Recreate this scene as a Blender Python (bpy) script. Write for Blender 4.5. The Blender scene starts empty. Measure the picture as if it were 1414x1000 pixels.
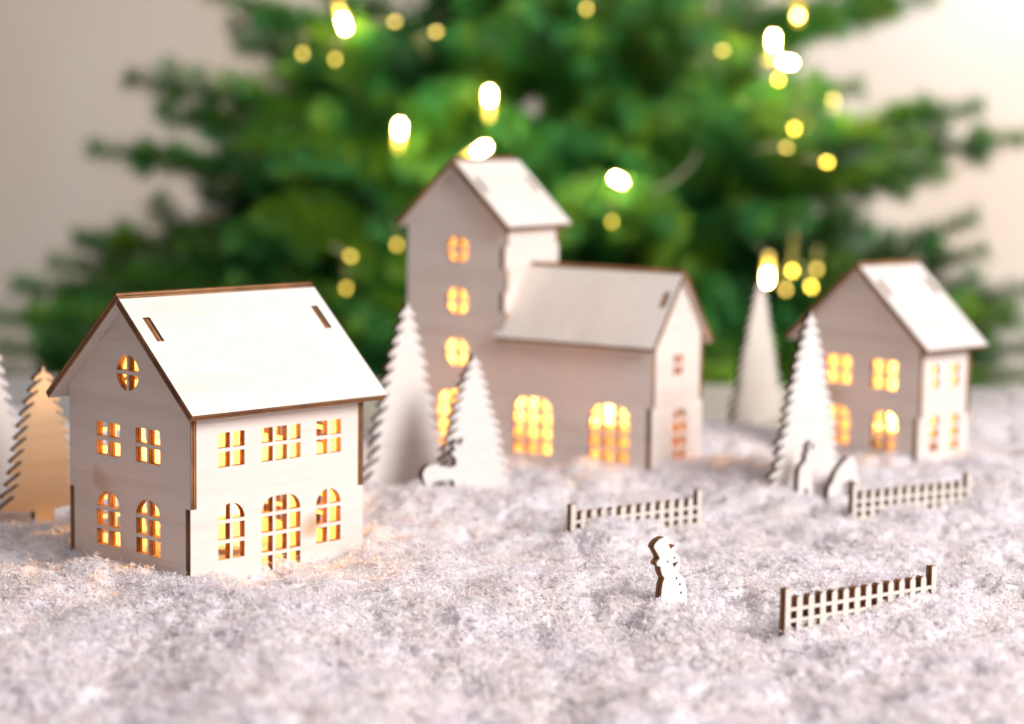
import bpy, math, random
import numpy as np
from mathutils import Vector, Matrix
from math import sin, cos, tan, pi, radians, sqrt, atan2

CM = 0.01                      # everything below is written in centimetres
rnd = random.Random(7)
rng = np.random.default_rng(7)
sc = bpy.context.scene
COL = sc.collection

# ------------------------------------------------------------------ camera
CAMH, PITCH, ROLL = 17.66, 0.111, 0.013
cam_d = bpy.data.cameras.new('camera')
cam = bpy.data.objects.new('camera', cam_d); COL.objects.link(cam)
cam_d.sensor_fit = 'HORIZONTAL'; cam_d.sensor_width = 36.0
cam_d.lens = 36.0 * 3025.7 / 1414.0
cam_d.clip_start = 0.02; cam_d.clip_end = 50
cam.matrix_world = (Matrix.Translation((0, 0, CAMH*CM)) @ Matrix.Rotation(pi/2 - PITCH, 4, 'X')
                    @ Matrix.Rotation(ROLL, 4, 'Z'))
cam_d.dof.use_dof = True
cam_d.dof.focus_distance = 0.835
cam_d.dof.aperture_fstop = 6.3
cam_d.dof.aperture_blades = 9
sc.camera = cam

# ------------------------------------------------------------------ world and lamps
world = bpy.data.worlds.new('World'); sc.world = world; world.use_nodes = True
wb = world.node_tree.nodes['Background']
wb.inputs[0].default_value = (1.0, 0.945, 0.955, 1); wb.inputs[1].default_value = 0.17

def area(name, loc, target, sx, sy, power, color):
    l = bpy.data.lights.new(name, 'AREA'); l.shape = 'RECTANGLE'
    l.size = sx*CM; l.size_y = sy*CM; l.energy = power; l.color = color
    o = bpy.data.objects.new(name, l); COL.objects.link(o)
    o.location = Vector(loc)*CM
    d = Vector(target) - Vector(loc)
    o.rotation_euler = d.to_track_quat('-Z', 'Y').to_euler()
    return o
area('key_softbox', (110, 16, 90), (0, 100, 0), 75, 75, 37.0, (1.0, 0.97, 0.955))
area('top_softbox', (-10, 40, 150), (0, 100, 0), 110, 90, 5.5, (1.0, 0.96, 0.99))
area('tree_fill_light', (-10, 185, 120), (5, 262, 0), 100, 50, 8.0, (1.0, 0.95, 0.86)).data.spread = radians(110)  # added fill above the fir to brighten its branches, not a room lamp
area('wall_fill_light', (175, 292, 100), (105, 350, 45), 90, 90, 56.0, (0.95, 0.96, 1.0))  # added out-of-view lamp that brightens the wall's right side; no window there

sc.view_settings.view_transform = 'Standard'
sc.view_settings.look = 'None'
sc.view_settings.exposure = 0.0
sc.view_settings.gamma = 1.0
sc.view_settings.use_curve_mapping = False

# ------------------------------------------------------------------ helpers
def tag(o, label=None, cat=None, group=None, kind=None):
    if label: o['label'] = label
    if cat: o['category'] = cat
    if group: o['group'] = group
    if kind: o['kind'] = kind
    return o

def empty(name, loc, rz=0.0):
    o = bpy.data.objects.new(name, None); COL.objects.link(o)
    o.empty_display_size = 0.01
    o.location = Vector(loc)*CM; o.rotation_euler = (0, 0, rz)
    return o

def link_mesh(name, me, parent=None, mats=()):
    o = bpy.data.objects.new(name, me); COL.objects.link(o)
    for m in mats: me.materials.append(m)
    if parent is not None: o.parent = parent
    return o

def raw_mesh(name, verts, faces, mats, parent=None, smooth=False, mat_idx=None):
    me = bpy.data.meshes.new(name)
    me.from_pydata([tuple(v) for v in verts], [], faces)
    me.transform(Matrix.Scale(CM, 4))
    if smooth: me.shade_smooth()
    o = link_mesh(name, me, parent, mats)
    if mat_idx is not None: me.polygons.foreach_set('material_index', mat_idx)
    return o

def np_mesh(name, V, Q, mats, parent=None, smooth=False, midx=None, loc=None):
    """V (n,3) in cm, Q (m,4) quads"""
    me = bpy.data.meshes.new(name)
    V = np.ascontiguousarray(V, dtype=np.float32)*CM
    if loc is not None: V = V - np.array(loc, dtype=np.float32)*CM
    me.vertices.add(len(V)); me.vertices.foreach_set('co', V.ravel())
    k = Q.shape[1]
    me.loops.add(Q.size); me.loops.foreach_set('vertex_index', Q.astype(np.int32).ravel())
    me.polygons.add(len(Q))
    me.polygons.foreach_set('loop_start', np.arange(0, Q.size, k, dtype=np.int32))
    me.polygons.foreach_set('loop_total', np.full(len(Q), k, dtype=np.int32))
    if midx is not None: me.polygons.foreach_set('material_index', midx.astype(np.int32))
    me.update(calc_edges=True)
    if smooth: me.shade_smooth()
    o = link_mesh(name, me, parent, mats)
    if loc is not None: o.location = Vector(loc)*CM
    return o

def cut_mesh(name, outlines, A, B, O, N, th, split_mats):
    """plywood cut-out: outlines (outer + holes) in the plane O + a*A + b*B, thickness th from there along N.
    material 0 = painted ply face, 1 = burnt cut edge"""
    cu = bpy.data.curves.new('tmp', 'CURVE'); cu.dimensions = '2D'; cu.fill_mode = 'BOTH'
    cu.extrude = 0.5
    for ol in outlines:
        s = cu.splines.new('POLY'); s.points.add(len(ol)-1)
        for p, q in zip(s.points, ol): p.co = (q[0], q[1], 0, 1)
        s.use_cyclic_u = True
    ob = bpy.data.objects.new('tmp', cu); COL.objects.link(ob)
    dg = bpy.context.evaluated_depsgraph_get(); dg.update()
    me = bpy.data.meshes.new_from_object(ob.evaluated_get(dg))
    bpy.data.objects.remove(ob); bpy.data.curves.remove(cu)
    me.name = name
    n = len(me.vertices); co = np.empty(n*3, np.float32); me.vertices.foreach_get('co', co)
    co = co.reshape(-1, 3)
    A = np.array(A, float); B = np.array(B, float); O = np.array(O, float); N = np.array(N, float)
    ply = co[:, 2]+0.5
    nz = np.array([abs(p.normal.z) for p in me.polygons])
    new = O + co[:, 0:1]*A + co[:, 1:2]*B + ply[:, None]*N*th
    me.vertices.foreach_set('co', (new*CM).astype(np.float32).ravel())
    at = me.attributes.new('ply', 'FLOAT', 'POINT'); at.data.foreach_set('value', ply.astype(np.float32))
    if np.dot(np.cross(A, B), N) < 0: me.flip_normals()
    me.materials.clear()
    for m in split_mats: me.materials.append(m)
    me.polygons.foreach_set('material_index', (nz < 0.5).astype(np.int32))
    me.polygons.foreach_set('use_smooth', np.zeros(len(me.polygons), dtype=bool))
    me.update()
    return me

def cutout(name, outlines, A, B, O, N, th, mats, parent=None):
    me = cut_mesh(name, outlines, A, B, O, N, th, mats)
    o = bpy.data.objects.new(name, me); COL.objects.link(o)
    if parent is not None: o.parent = parent
    return o

# ------------------------------------------------------------------ materials
def newmat(name):
    m = bpy.data.materials.new(name); m.use_nodes = True
    nt = m.node_tree; nt.nodes.clear()
    out = nt.nodes.new('ShaderNodeOutputMaterial')
    return m, nt, out
def node(nt, t, **kw):
    n = nt.nodes.new(t)
    for k, v in kw.items(): setattr(n, k, v)
    return n
def ramp(nt, fac, stops):
    r = nt.nodes.new('ShaderNodeValToRGB')
    el = r.color_ramp.elements
    while len(el) < len(stops): el.new(0.5)
    for e, (p, c) in zip(el, stops): e.position = p; e.color = (*c, 1)
    nt.links.new(fac, r.inputs[0]); return r.outputs[0]

def wood_face(name, base, dark, transl=0.10, knots=True, grain_axis=(1, 1, 14)):
    m, nt, out = newmat(name)
    L = nt.links.new
    tc = node(nt, 'ShaderNodeTexCoord')
    mp = node(nt, 'ShaderNodeMapping'); mp.inputs['Scale'].default_value = grain_axis
    L(tc.outputs['Object'], mp.inputs[0])
    n1 = node(nt, 'ShaderNodeTexNoise'); n1.inputs['Scale'].default_value = 6; n1.inputs['Detail'].default_value = 6
    n1.inputs['Roughness'].default_value = .6; n1.inputs['Distortion'].default_value = .4
    L(mp.outputs[0], n1.inputs['Vector'])
    n2 = node(nt, 'ShaderNodeTexNoise'); n2.inputs['Scale'].default_value = 95; n2.inputs['Detail'].default_value = 3
    L(mp.outputs[0], n2.inputs['Vector'])
    c1 = ramp(nt, n1.outputs[0], [(0.30, dark), (0.52, base), (0.75, tuple(min(1, b*1.03) for b in base))])
    mx = node(nt, 'ShaderNodeMix', data_type='RGBA', blend_type='MULTIPLY')
    c2 = ramp(nt, n2.outputs[0], [(0.3, (0.95, 0.93, 0.91)), (0.6, (1, 1, 1))])
    mx.inputs[0].default_value = 1.0; L(c1, mx.inputs[6]); L(c2, mx.inputs[7])
    col = mx.outputs[2]
    if knots:
        nk = node(nt, 'ShaderNodeTexNoise'); nk.inputs['Scale'].default_value = 26; nk.inputs['Detail'].default_value = 1.5
        L(tc.outputs['Object'], nk.inputs['Vector'])
        fk = ramp(nt, nk.outputs[0], [(0.695, (0, 0, 0)), (0.80, (1, 1, 1))])
        mk = node(nt, 'ShaderNodeMix', data_type='RGBA', blend_type='MIX')
        L(fk, mk.inputs[0]); L(col, mk.inputs[6]); mk.inputs[7].default_value = (0.58, 0.37, 0.20, 1)
        col = mk.outputs[2]
    b = node(nt, 'ShaderNodeBsdfPrincipled'); L(col, b.inputs['Base Color'])
    b.inputs['Roughness'].default_value = .55; b.inputs['Specular IOR Level'].default_value = .3
    bp = node(nt, 'ShaderNodeBump'); bp.inputs['Strength'].default_value = .12; bp.inputs['Distance'].default_value = .0006
    L(n2.outputs[0], bp.inputs['Height']); L(bp.outputs[0], b.inputs['Normal'])
    tr = node(nt, 'ShaderNodeBsdfTranslucent'); tr.inputs[0].default_value = (0.95, 0.66, 0.48, 1)
    ms = node(nt, 'ShaderNodeMixShader'); ms.inputs[0].default_value = transl
    L(b.outputs[0], ms.inputs[1]); L(tr.outputs[0], ms.inputs[2]); L(ms.outputs[0], out.inputs[0])
    return m

def wood_edge(name, light, dark):
    m, nt, out = newmat(name); L = nt.links.new
    at = node(nt, 'ShaderNodeAttribute', attribute_name='ply')
    tc = node(nt, 'ShaderNodeTexCoord')
    n1 = node(nt, 'ShaderNodeTexNoise'); n1.inputs['Scale'].default_value = 320; n1.inputs['Detail'].default_value = 4
    L(tc.outputs['Object'], n1.inputs['Vector'])
    n2 = node(nt, 'ShaderNodeTexNoise'); n2.inputs['Scale'].default_value = 60; n2.inputs['Detail'].default_value = 2
    L(tc.outputs['Object'], n2.inputs['Vector'])
    ma = node(nt, 'ShaderNodeMath', operation='MULTIPLY_ADD'); L(n1.outputs[0], ma.inputs[0])
    ma.inputs[1].default_value = .10; L(at.outputs['Fac'], ma.inputs[2])
    mid = tuple(.55*a+.45*b for a, b in zip(light, dark))
    c = ramp(nt, ma.outputs[0], [(0.05, dark), (0.20, mid), (0.36, light), (0.42, dark), (0.60, dark), (0.68, light), (0.9, mid), (1.0, dark)])
    mx = node(nt, 'ShaderNodeMix', data_type='RGBA', blend_type='MULTIPLY'); mx.inputs[0].default_value = 1
    c2 = ramp(nt, n2.outputs[0], [(0.3, (0.45, 0.42, 0.40)), (0.62, (1.15, 1.1, 1.05))])
    L(c, mx.inputs[6]); L(c2, mx.inputs[7])
    b = node(nt, 'ShaderNodeBsdfPrincipled'); L(mx.outputs[2], b.inputs['Base Color'])
    b.inputs['Roughness'].default_value = .7; b.inputs['Specular IOR Level'].default_value = .2
    L(b.outputs[0], out.inputs[0])
    return m

def simple(name, col, rough=.6, emit=None, estr=0, transl=0, tcol=None, noise=None):
    m, nt, out = newmat(name); L = nt.links.new
    b = node(nt, 'ShaderNodeBsdfPrincipled'); b.inputs['Base Color'].default_value = (*col, 1)
    b.inputs['Roughness'].default_value = rough
    if noise:
        tc = node(nt, 'ShaderNodeTexCoord'); n1 = node(nt, 'ShaderNodeTexNoise')
        n1.inputs['Scale'].default_value = noise[0]; n1.inputs['Detail'].default_value = 5
        L(tc.outputs['Object'], n1.inputs['Vector'])
        c = ramp(nt, n1.outputs[0], [(0.3, noise[1]), (0.7, noise[2])]); L(c, b.inputs['Base Color'])
    if emit:
        b.inputs['Emission Color'].default_value = (*emit, 1); b.inputs['Emission Strength'].default_value = estr
    sh = b.outputs[0]
    if transl:
        tr = node(nt, 'ShaderNodeBsdfTranslucent'); tr.inputs[0].default_value = (*(tcol or col), 1)
        ms = node(nt, 'ShaderNodeMixShader'); ms.inputs[0].default_value = transl
        L(sh, ms.inputs[1]); L(tr.outputs[0], ms.inputs[2]); sh = ms.outputs[0]
    L(sh, out.inputs[0])
    return m

M_WALL = wood_face('birch_ply_wall', (0.82, 0.75, 0.695), (0.745, 0.66, 0.60), .06)
M_ROOF = wood_face('birch_ply_roof', (0.78, 0.72, 0.67), (0.72, 0.645, 0.58), .05, grain_axis=(1, 6, 6))
M_TREE = wood_face('birch_ply_figure', (0.86, 0.81, 0.78), (0.82, 0.76, 0.71), .12, knots=True)
M_GLOWPLY = wood_face('birch_ply_glow_tint', (0.84, 0.62, 0.40), (0.76, 0.52, 0.30), .12, knots=False)  # orange glow from the house windows is tinted into this face colour
M_FENCE = wood_face('birch_ply_fence', (0.78, 0.72, 0.66), (0.72, 0.64, 0.57), .12, knots=False)
M_CREAM = wood_face('birch_ply_cream', (0.90, 0.83, 0.73), (0.87, 0.78, 0.67), .12, knots=False)
M_EDGE = wood_edge('burnt_ply_edge', (0.42, 0.21, 0.09), (0.10, 0.04, 0.018))
M_EDGED = wood_edge('burnt_ply_edge_dark', (0.11, 0.048, 0.024), (0.035, 0.014, 0.008))
M_TAB = simple('ply_tab', (0.55, 0.36, 0.22), .7, noise=(300, (0.42, 0.24, 0.13), (0.66, 0.46, 0.30)))

def snow_mat(name, shard=False):
    m, nt, out = newmat(name); L = nt.links.new
    b = node(nt, 'ShaderNodeBsdfPrincipled')
    tc = node(nt, 'ShaderNodeTexCoord'); n1 = node(nt, 'ShaderNodeTexNoise')
    n1.inputs['Scale'].default_value = 45; n1.inputs['Detail'].default_value = 3
    L(tc.outputs['Object'], n1.inputs['Vector'])
    c = ramp(nt, n1.outputs[0], [(0.35, (0.85, 0.785, 0.765)), (0.62, (0.885, 0.84, 0.88))]); L(c, b.inputs['Base Color'])
    b.inputs['Roughness'].default_value = .35 if shard else .6
    b.inputs['Specular IOR Level'].default_value = .35 if shard else .1
    tr = node(nt, 'ShaderNodeBsdfTranslucent'); tr.inputs[0].default_value = (0.93, 0.88, 0.89, 1)
    ms = node(nt, 'ShaderNodeMixShader'); ms.inputs[0].default_value = .5 if shard else .3
    L(b.outputs[0], ms.inputs[1]); L(tr.outputs[0], ms.inputs[2]); L(ms.outputs[0], out.inputs[0])
    return m
M_SNOW = snow_mat('artificial_snow'); M_SHARD = snow_mat('artificial_snow_flakes', True)

# ------------------------------------------------------------------ setting: wall, floor, table, snow
def box(name, x0, x1, y0, y1, z0, z1, mat, parent=None):
    v = [(x, y, z) for z in (z0, z1) for y in (y0, y1) for x in (x0, x1)]
    f = [(0, 2, 3, 1), (4, 5, 7, 6), (0, 1, 5, 4), (2, 6, 7, 3), (0, 4, 6, 2), (1, 3, 7, 5)]
    return raw_mesh(name, v, f, [mat], parent)

M_PLASTER = simple('plaster', (0.6, 0.55, 0.5), .9, noise=(2.2, (0.64, 0.53, 0.43), (0.70, 0.635, 0.585)))
M_FLOOR = simple('floorboards', (0.3, 0.24, 0.2), .6, noise=(3, (0.22, 0.17, 0.13), (0.34, 0.27, 0.22)))
M_TABLE = simple('grey_tabletop', (0.33, 0.31, 0.31), .5, noise=(6, (0.30, 0.28, 0.28), (0.38, 0.36, 0.36)))
tag(box('wall', -420, 420, 350, 362, -75, 220, M_PLASTER), kind='structure')
tag(box('floor', -420, 420, -120, 349.8, -78, -75, M_FLOOR), kind='structure')
tag(box('table', -110, 110, 20, 158, -4.4, -1.4, M_TABLE), kind='structure')

def hash2(ix, iy, seed):
    h = (ix.astype(np.int64)*374761393 + iy.astype(np.int64)*668265263 + seed*2147483647) & 0xffffffff
    h = ((h ^ (h >> 13))*1274126177) & 0xffffffff
    h = h ^ (h >> 16)
    return (h & 0xffffff)/float(0x1000000)
def vnoise(x, y, seed):
    ix = np.floor(x); iy = np.floor(y); fx = x-ix; fy = y-iy
    fx = fx*fx*fx*(fx*(fx*6-15)+10); fy = fy*fy*fy*(fy*(fy*6-15)+10)
    a = hash2(ix, iy, seed); b = hash2(ix+1, iy, seed); c = hash2(ix, iy+1, seed); d = hash2(ix+1, iy+1, seed)
    return (a*(1-fx)+b*fx)*(1-fy)+(c*(1-fx)+d*fx)*fy
def lumps(x, y, cell, seed):
    """rounded crumbs: highest of the hemispheres scattered one per cell"""
    X = x/cell; Y = y/cell; ix = np.floor(X); iy = np.floor(Y); best = np.zeros_like(X)
    for dx in (-1, 0, 1):
        for dy in (-1, 0, 1):
            cx = ix+dx; cy = iy+dy
            px = cx+hash2(cx, cy, seed); py = cy+hash2(cx, cy, seed+1)
            r = .45+.5*hash2(cx, cy, seed+2)
            d2 = (X-px)**2+(Y-py)**2
            best = np.maximum(best, np.sqrt(np.maximum(r*r-d2, 0))*(.5+.5*hash2(cx, cy, seed+3)))
    return best*cell

MOUNDS = [(-17.5, 89.5, .55, 3.0), (-21.5, 94, .5, 4.0), (-16, 86.6, .45, 1.6), (14.8, 78.6, 1.0, 2.6), (6.6, 97, .45, 2.0), 
          (33, 133, 1.0, 7.0), (40, 128, .3, 8.0), (-9.6, 87.2, .35, 1.2), (-2.0, 101.6, .5, 1.6), (-4.3, 99.2, .6, 2.0), (14.5, 68, .5, 4.0), (11.5, 62, .6, 4.0), (24, 110, .4, 3.0),
          (9.2, 72.4, -.45, 1.5), (5.5, 94.2, .5, 2.4), (20.5, 101.5, -.3, 3.0), (16.5, 106, .3, 2.0), (3, 109, .4, 3.0), (-30, 104, .5, 6)]
def edge_y(x):          # how far back the snow reaches
    return np.where(x > 19, 141, 134) + 2.5*np.sin(x*.31) + 1.5*np.sin(x*.83+1)
def snow_h(x, y):
    wx = x+.5*(vnoise(x/.7, y/.7, 91)-.5); wy = y+.5*(vnoise(x/.7, y/.7, 92)-.5)
    z = (vnoise(x/9, y/9, 1)-.5)*1.0 + (vnoise(x/4, y/4, 2)-.5)*.9 + (vnoise(x/1.9, y/1.9, 3)-.5)*.6
    z += lumps(wx, wy, 1.5, 10)*.50 + lumps(wx, wy, .75, 20)*.42 + lumps(x, y, .30, 30)*.45
    z += (vnoise(x/.22, y/.22, 5)-.5)*.12
    for mx, my, a, r in MOUNDS: z += a*np.exp(-((x-mx)**2+(y-my)**2)/(r*r))
    z -= .92
    e = np.clip((edge_y(x)-y)/4, 0, 1); e = e*e*(3-2*e)
    return z*e - 1.9*(1-e)

def build_snow():
    Ds = [46.0]
    while Ds[-1] < 150: Ds.append(Ds[-1]*1.00165)
    Ds = np.array(Ds); T = np.arange(-.36, .3601, .0013)
    X = Ds[:, None]*T[None, :]; Y = np.repeat(Ds[:, None], len(T), 1)
    Z = snow_h(X, Y)
    n, m = X.shape
    V = np.stack([X, Y, Z], -1).reshape(-1, 3)
    i = np.arange(n*m).reshape(n, m)
    Q = np.stack([i[:-1, :-1], i[:-1, 1:], i[1:, 1:], i[1:, :-1]], -1).reshape(-1, 4)
    snow = np_mesh('snow', V, Q, [M_SNOW], smooth=True)
    tag(snow, kind='structure')
    # loose flakes: small fluffy crumbs made of crystals, lying on it
    NC = 120000
    u = rng.random(NC); D = 50*(140/50)**(u**.85); t = (rng.random(NC)-.5)*.64
    x = D*t; y = D
    keep = (y < edge_y(x)-1.0); x = x[keep]; y = y[keep]; NC = len(x)
    R0 = .07+.19*rng.random(NC)**1.7
    z = snow_h(x, y)+R0*.5
    K = 8
    c = np.repeat(np.stack([x, y, z], -1), K, 0); N = len(c); R1 = np.repeat(R0, K)[:, None]
    off = rng.normal(size=(N, 3)); off /= np.linalg.norm(off, axis=1)[:, None]
    c = c+off*R1*(.3+.8*rng.random((N, 1)))
    s = .030+.075*rng.random(N)**1.8
    a = off+.6*rng.normal(size=(N, 3)); a /= np.linalg.norm(a, axis=1)[:, None]
    b = np.cross(a, rng.normal(size=(N, 3))); b /= np.linalg.norm(b, axis=1)[:, None]
    asp = (.30+.5*rng.random(N))[:, None]; s = s[:, None]
    j = lambda: .6+.8*rng.random((N, 1))
    V = np.stack([c-a*s*j(), c-b*s*asp*j(), c+a*s*j(), c+b*s*asp*j()], 1).reshape(-1, 3)
    Q = np.arange(N*4).reshape(-1, 4)
    fl = np_mesh('loose_snow', V, Q, [M_SHARD])
    tag(fl, 'sparkling white flakes of artificial snow strewn over the whole tabletop', 'snow flakes', kind='stuff')
build_snow()

# ------------------------------------------------------------------ houses
T = 0.30
def rect(a0, a1, b0, b1): return [(a0, b0), (a1, b0), (a1, b1), (a0, b1)]
def ngon(cx, cy, r, n=40): return [(cx+r*cos(2*pi*k/n), cy+r*sin(2*pi*k/n)) for k in range(n)]

def arch_outline(cx, w, z0, zs, z1, n=14, flat=0.0):
    """opening with straight jambs to zs and a curved head to z1"""
    pts = [(cx-w/2, z0), (cx+w/2, z0), (cx+w/2, zs)]
    r = (w-flat)/2
    for k in range(1, n):
        a = (pi/2)*k/n; pts.append((cx+flat/2+r*cos(a), zs+(z1-zs)*sin(a)))
    pts += [(cx+flat/2, z1), (cx-flat/2, z1)] if flat else [(cx, z1)]
    for k in range(n-1, 0, -1):
        a = (pi/2)*k/n; pts.append((cx-flat/2-r*cos(a), zs+(z1-zs)*sin(a)))
    pts.append((cx-w/2, zs))
    return pts

def clip_poly(poly, x0, x1, y0, y1):
    def clip(P, inside, inter):
        out = []
        for i in range(len(P)):
            a, b = P[i-1], P[i]
            ia, ib = inside(a), inside(b)
            if ib:
                if not ia: out.append(inter(a, b))
                out.append(b)
            elif ia: out.append(inter(a, b))
        return out
    def ix(v): return lambda a, b: (v, a[1]+(b[1]-a[1])*(v-a[0])/(b[0]-a[0]))
    def iy(v): return lambda a, b: (a[0]+(b[0]-a[0])*(v-a[1])/(b[1]-a[1]), v)
    P = clip(poly, lambda p: p[0] >= x0, ix(x0))
    if P: P = clip(P, lambda p: p[0] <= x1, ix(x1))
    if P: P = clip(P, lambda p: p[1] >= y0, iy(y0))
    if P: P = clip(P, lambda p: p[1] <= y1, iy(y1))
    Q = []
    for p in P:
        if not Q or (abs(p[0]-Q[-1][0])+abs(p[1]-Q[-1][1])) > 1e-4: Q.append(p)
    if len(Q) > 1 and (abs(Q[0][0]-Q[-1][0])+abs(Q[0][1]-Q[-1][1])) < 1e-4: Q.pop()
    return Q

def area2(P): return abs(sum(P[i-1][0]*P[i][1]-P[i][0]*P[i-1][1] for i in range(len(P))))/2

def window_spec(kind, cx, w, z0, z1, cols, rows, zs=None, bar=.15, flat=0.0):
    """returns (opening, panes); the lattice is what is left between them"""
    if kind == 'round':
        op = ngon(cx, (z0+z1)/2, w/2)
        inner = ngon(cx, (z0+z1)/2, w/2-.02)
    elif kind == 'arch':
        op = arch_outline(cx, w, z0, zs, z1, flat=flat)
        inner = arch_outline(cx, w-.04, z0+.02, zs, z1-.02, flat=flat)
    else:
        op = rect(cx-w/2, cx+w/2, z0, z1); inner = rect(cx-w/2+.02, cx+w/2-.02, z0+.02, z1-.02)
    pw = (w-(cols-1)*bar)/cols; ph = (z1-z0-(rows-1)*bar)/rows
    panes = []
    for i in range(cols):
        for j in range(rows):
            a0 = cx-w/2+i*(pw+bar); b0 = z0+j*(ph+bar)
            P = clip_poly(inner, a0, a0+pw, b0, b0+ph)
            if len(P) >= 3 and area2(P) > .01: panes.append(P)
    return op, panes

def panel(parent, name, outline, wins, A, B, O, N, mats, th=T):
    ops = [w[0] for w in wins]
    wall = cutout(name, [outline]+ops, A, B, O, N, th, mats, parent)
    for op, panes in wins:
        cx = sum(p[0] for p in op)/len(op); cz = sum(p[1] for p in op)/len(op)
        op2 = [(cx+(p[0]-cx)*.9985, cz+(p[1]-cz)*.9985) for p in op]
        cutout('window', [op2]+panes, A, B, np.array(O)+np.array(N)*.002, N, th-.004, mats, parent)
    return wall

def roof_geo(W, He, th_a, t=T):
    P = np.array([W/2, He+W/2*tan(th_a)])
    return P

def house_roof(parent, W, L, He, an, e, og, mats, slots=((1.12, 2.35),), ogb=None, tabs=True, x_rng=None):
    """two roof panels (local x = along the ridge, y = across). The far panel overlaps the near one at the ridge"""
    P = np.array([W/2, He+W/2*tan(an)])
    x0 = -og; x1 = L+(og if ogb is None else ogb)
    if x_rng: x0, x1 = x_rng
    s = W/2/cos(an)+e
    dF = np.array([0, -cos(an), -sin(an)]); nF = np.array([0, -sin(an), cos(an)])
    dB = np.array([0, cos(an), -sin(an)]); nB = np.array([0, sin(an), cos(an)])
    O = np.array([0, P[0], P[1]])
    g = .012   # hairline between roof and walls
    ext = T/sin(2*an)
    def holes(off=0):
        H = []
        for a, b in slots:
            for xs in (0.0, L-T):
                if xs+.001 > x0 and xs+T < x1: H.append(rect(xs-.03, xs+T+.03, a-.03, b+.03))
        return H
    near0 = max(0.0, T*cos(2*an)/sin(2*an))
    a = cutout('roof', [rect(x0, x1, near0, s)]+holes(), (1, 0, 0), dF, O+nF*g, nF, T, mats, parent)
    b = cutout('roof', [rect(x0, x1, -ext, s)]+holes(), (1, 0, 0), dB, O+nB*g, nB, T, mats, parent)
    return a, b

def tab_pts(P, d, n, a, b, h):
    """points of a tab standing out of a gable slope, from slope distance a to b"""
    return [tuple(P+d*a), tuple(P+d*a+n*h), tuple(P+d*b+n*h), tuple(P+d*b)]

def gable_outline(W, He, an, base, zs, slots=((1.12, 2.35),), tabh=.24, fingers=True):
    P = np.array([W/2, He+W/2*tan(an)])
    dF = np.array([-cos(an), -sin(an)]); nF = np.array([-sin(an), cos(an)])
    dB = np.array([cos(an), -sin(an)]); nB = np.array([sin(an), cos(an)])
    pts = [(T, base), (W-T, base), (W-T, zs), (W, zs), (W, He)]
    for a, b in reversed(slots): pts += list(reversed(tab_pts(P, dB, nB, a, b, tabh+.1)))
    pts.append(tuple(P))
    for a, b in slots: pts += tab_pts(P, dF, nF, a, b, tabh)
    pts += [(0, He), (0, zs), (T, zs)]
    return pts

def led_candle(loc, label, power, color=(1.0, 0.47, 0.095)):
    r = empty('led_tealight', loc)
    tag(r, label, 'tealight')
    def lathe(prof, name, mat, n=20):
        v = []; f = []
        for k in range(n):
            a = 2*pi*k/n
            for rr, z in prof: v.append((rr*cos(a), rr*sin(a), z))
        m = len(prof)
        for k in range(n):
            for j in range(m-1):
                f.append((k*m+j, ((k+1) % n)*m+j, ((k+1) % n)*m+j+1, k*m+j+1))
        f.append(tuple(k*m+m-1 for k in range(n)))
        f.append(tuple(k*m for k in reversed(range(n))))
        return raw_mesh(name, v, f, [mat], r, smooth=False)
    lathe([(1.75, 0), (1.8, .1), (1.8, 1.3), (1.7, 1.4), (1.2, 1.4), (.9, 1.25), (.05, 1.25)], 'candle_body', M_CANDLE)
    lathe([(.02, 1.2), (.24, 1.3), (.36, 1.6), (.34, 1.9), (.2, 2.3), (.05, 2.65), (.01, 2.68)], 'flame_bulb', M_FLAME)
    l = bpy.data.lights.new('flame_light', 'POINT'); l.energy = power; l.color = color; l.shadow_soft_size = .0035; l.energy = power*3.6
    o = bpy.data.objects.new('flame_light', l); COL.objects.link(o); o.parent = r; o.location = (0, 0, .037)
    return r
M_CANDLE = simple('white_plastic', (0.8, 0.78, 0.72), .4)
M_FLAME = simple('flame_plastic', (0.9, 0.6, 0.25), .4, emit=(1.0, 0.55, 0.12), estr=22)

XA, YA, ZA = (1, 0, 0), (0, 1, 0), (0, 0, 1)
BASE = -1.3

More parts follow.
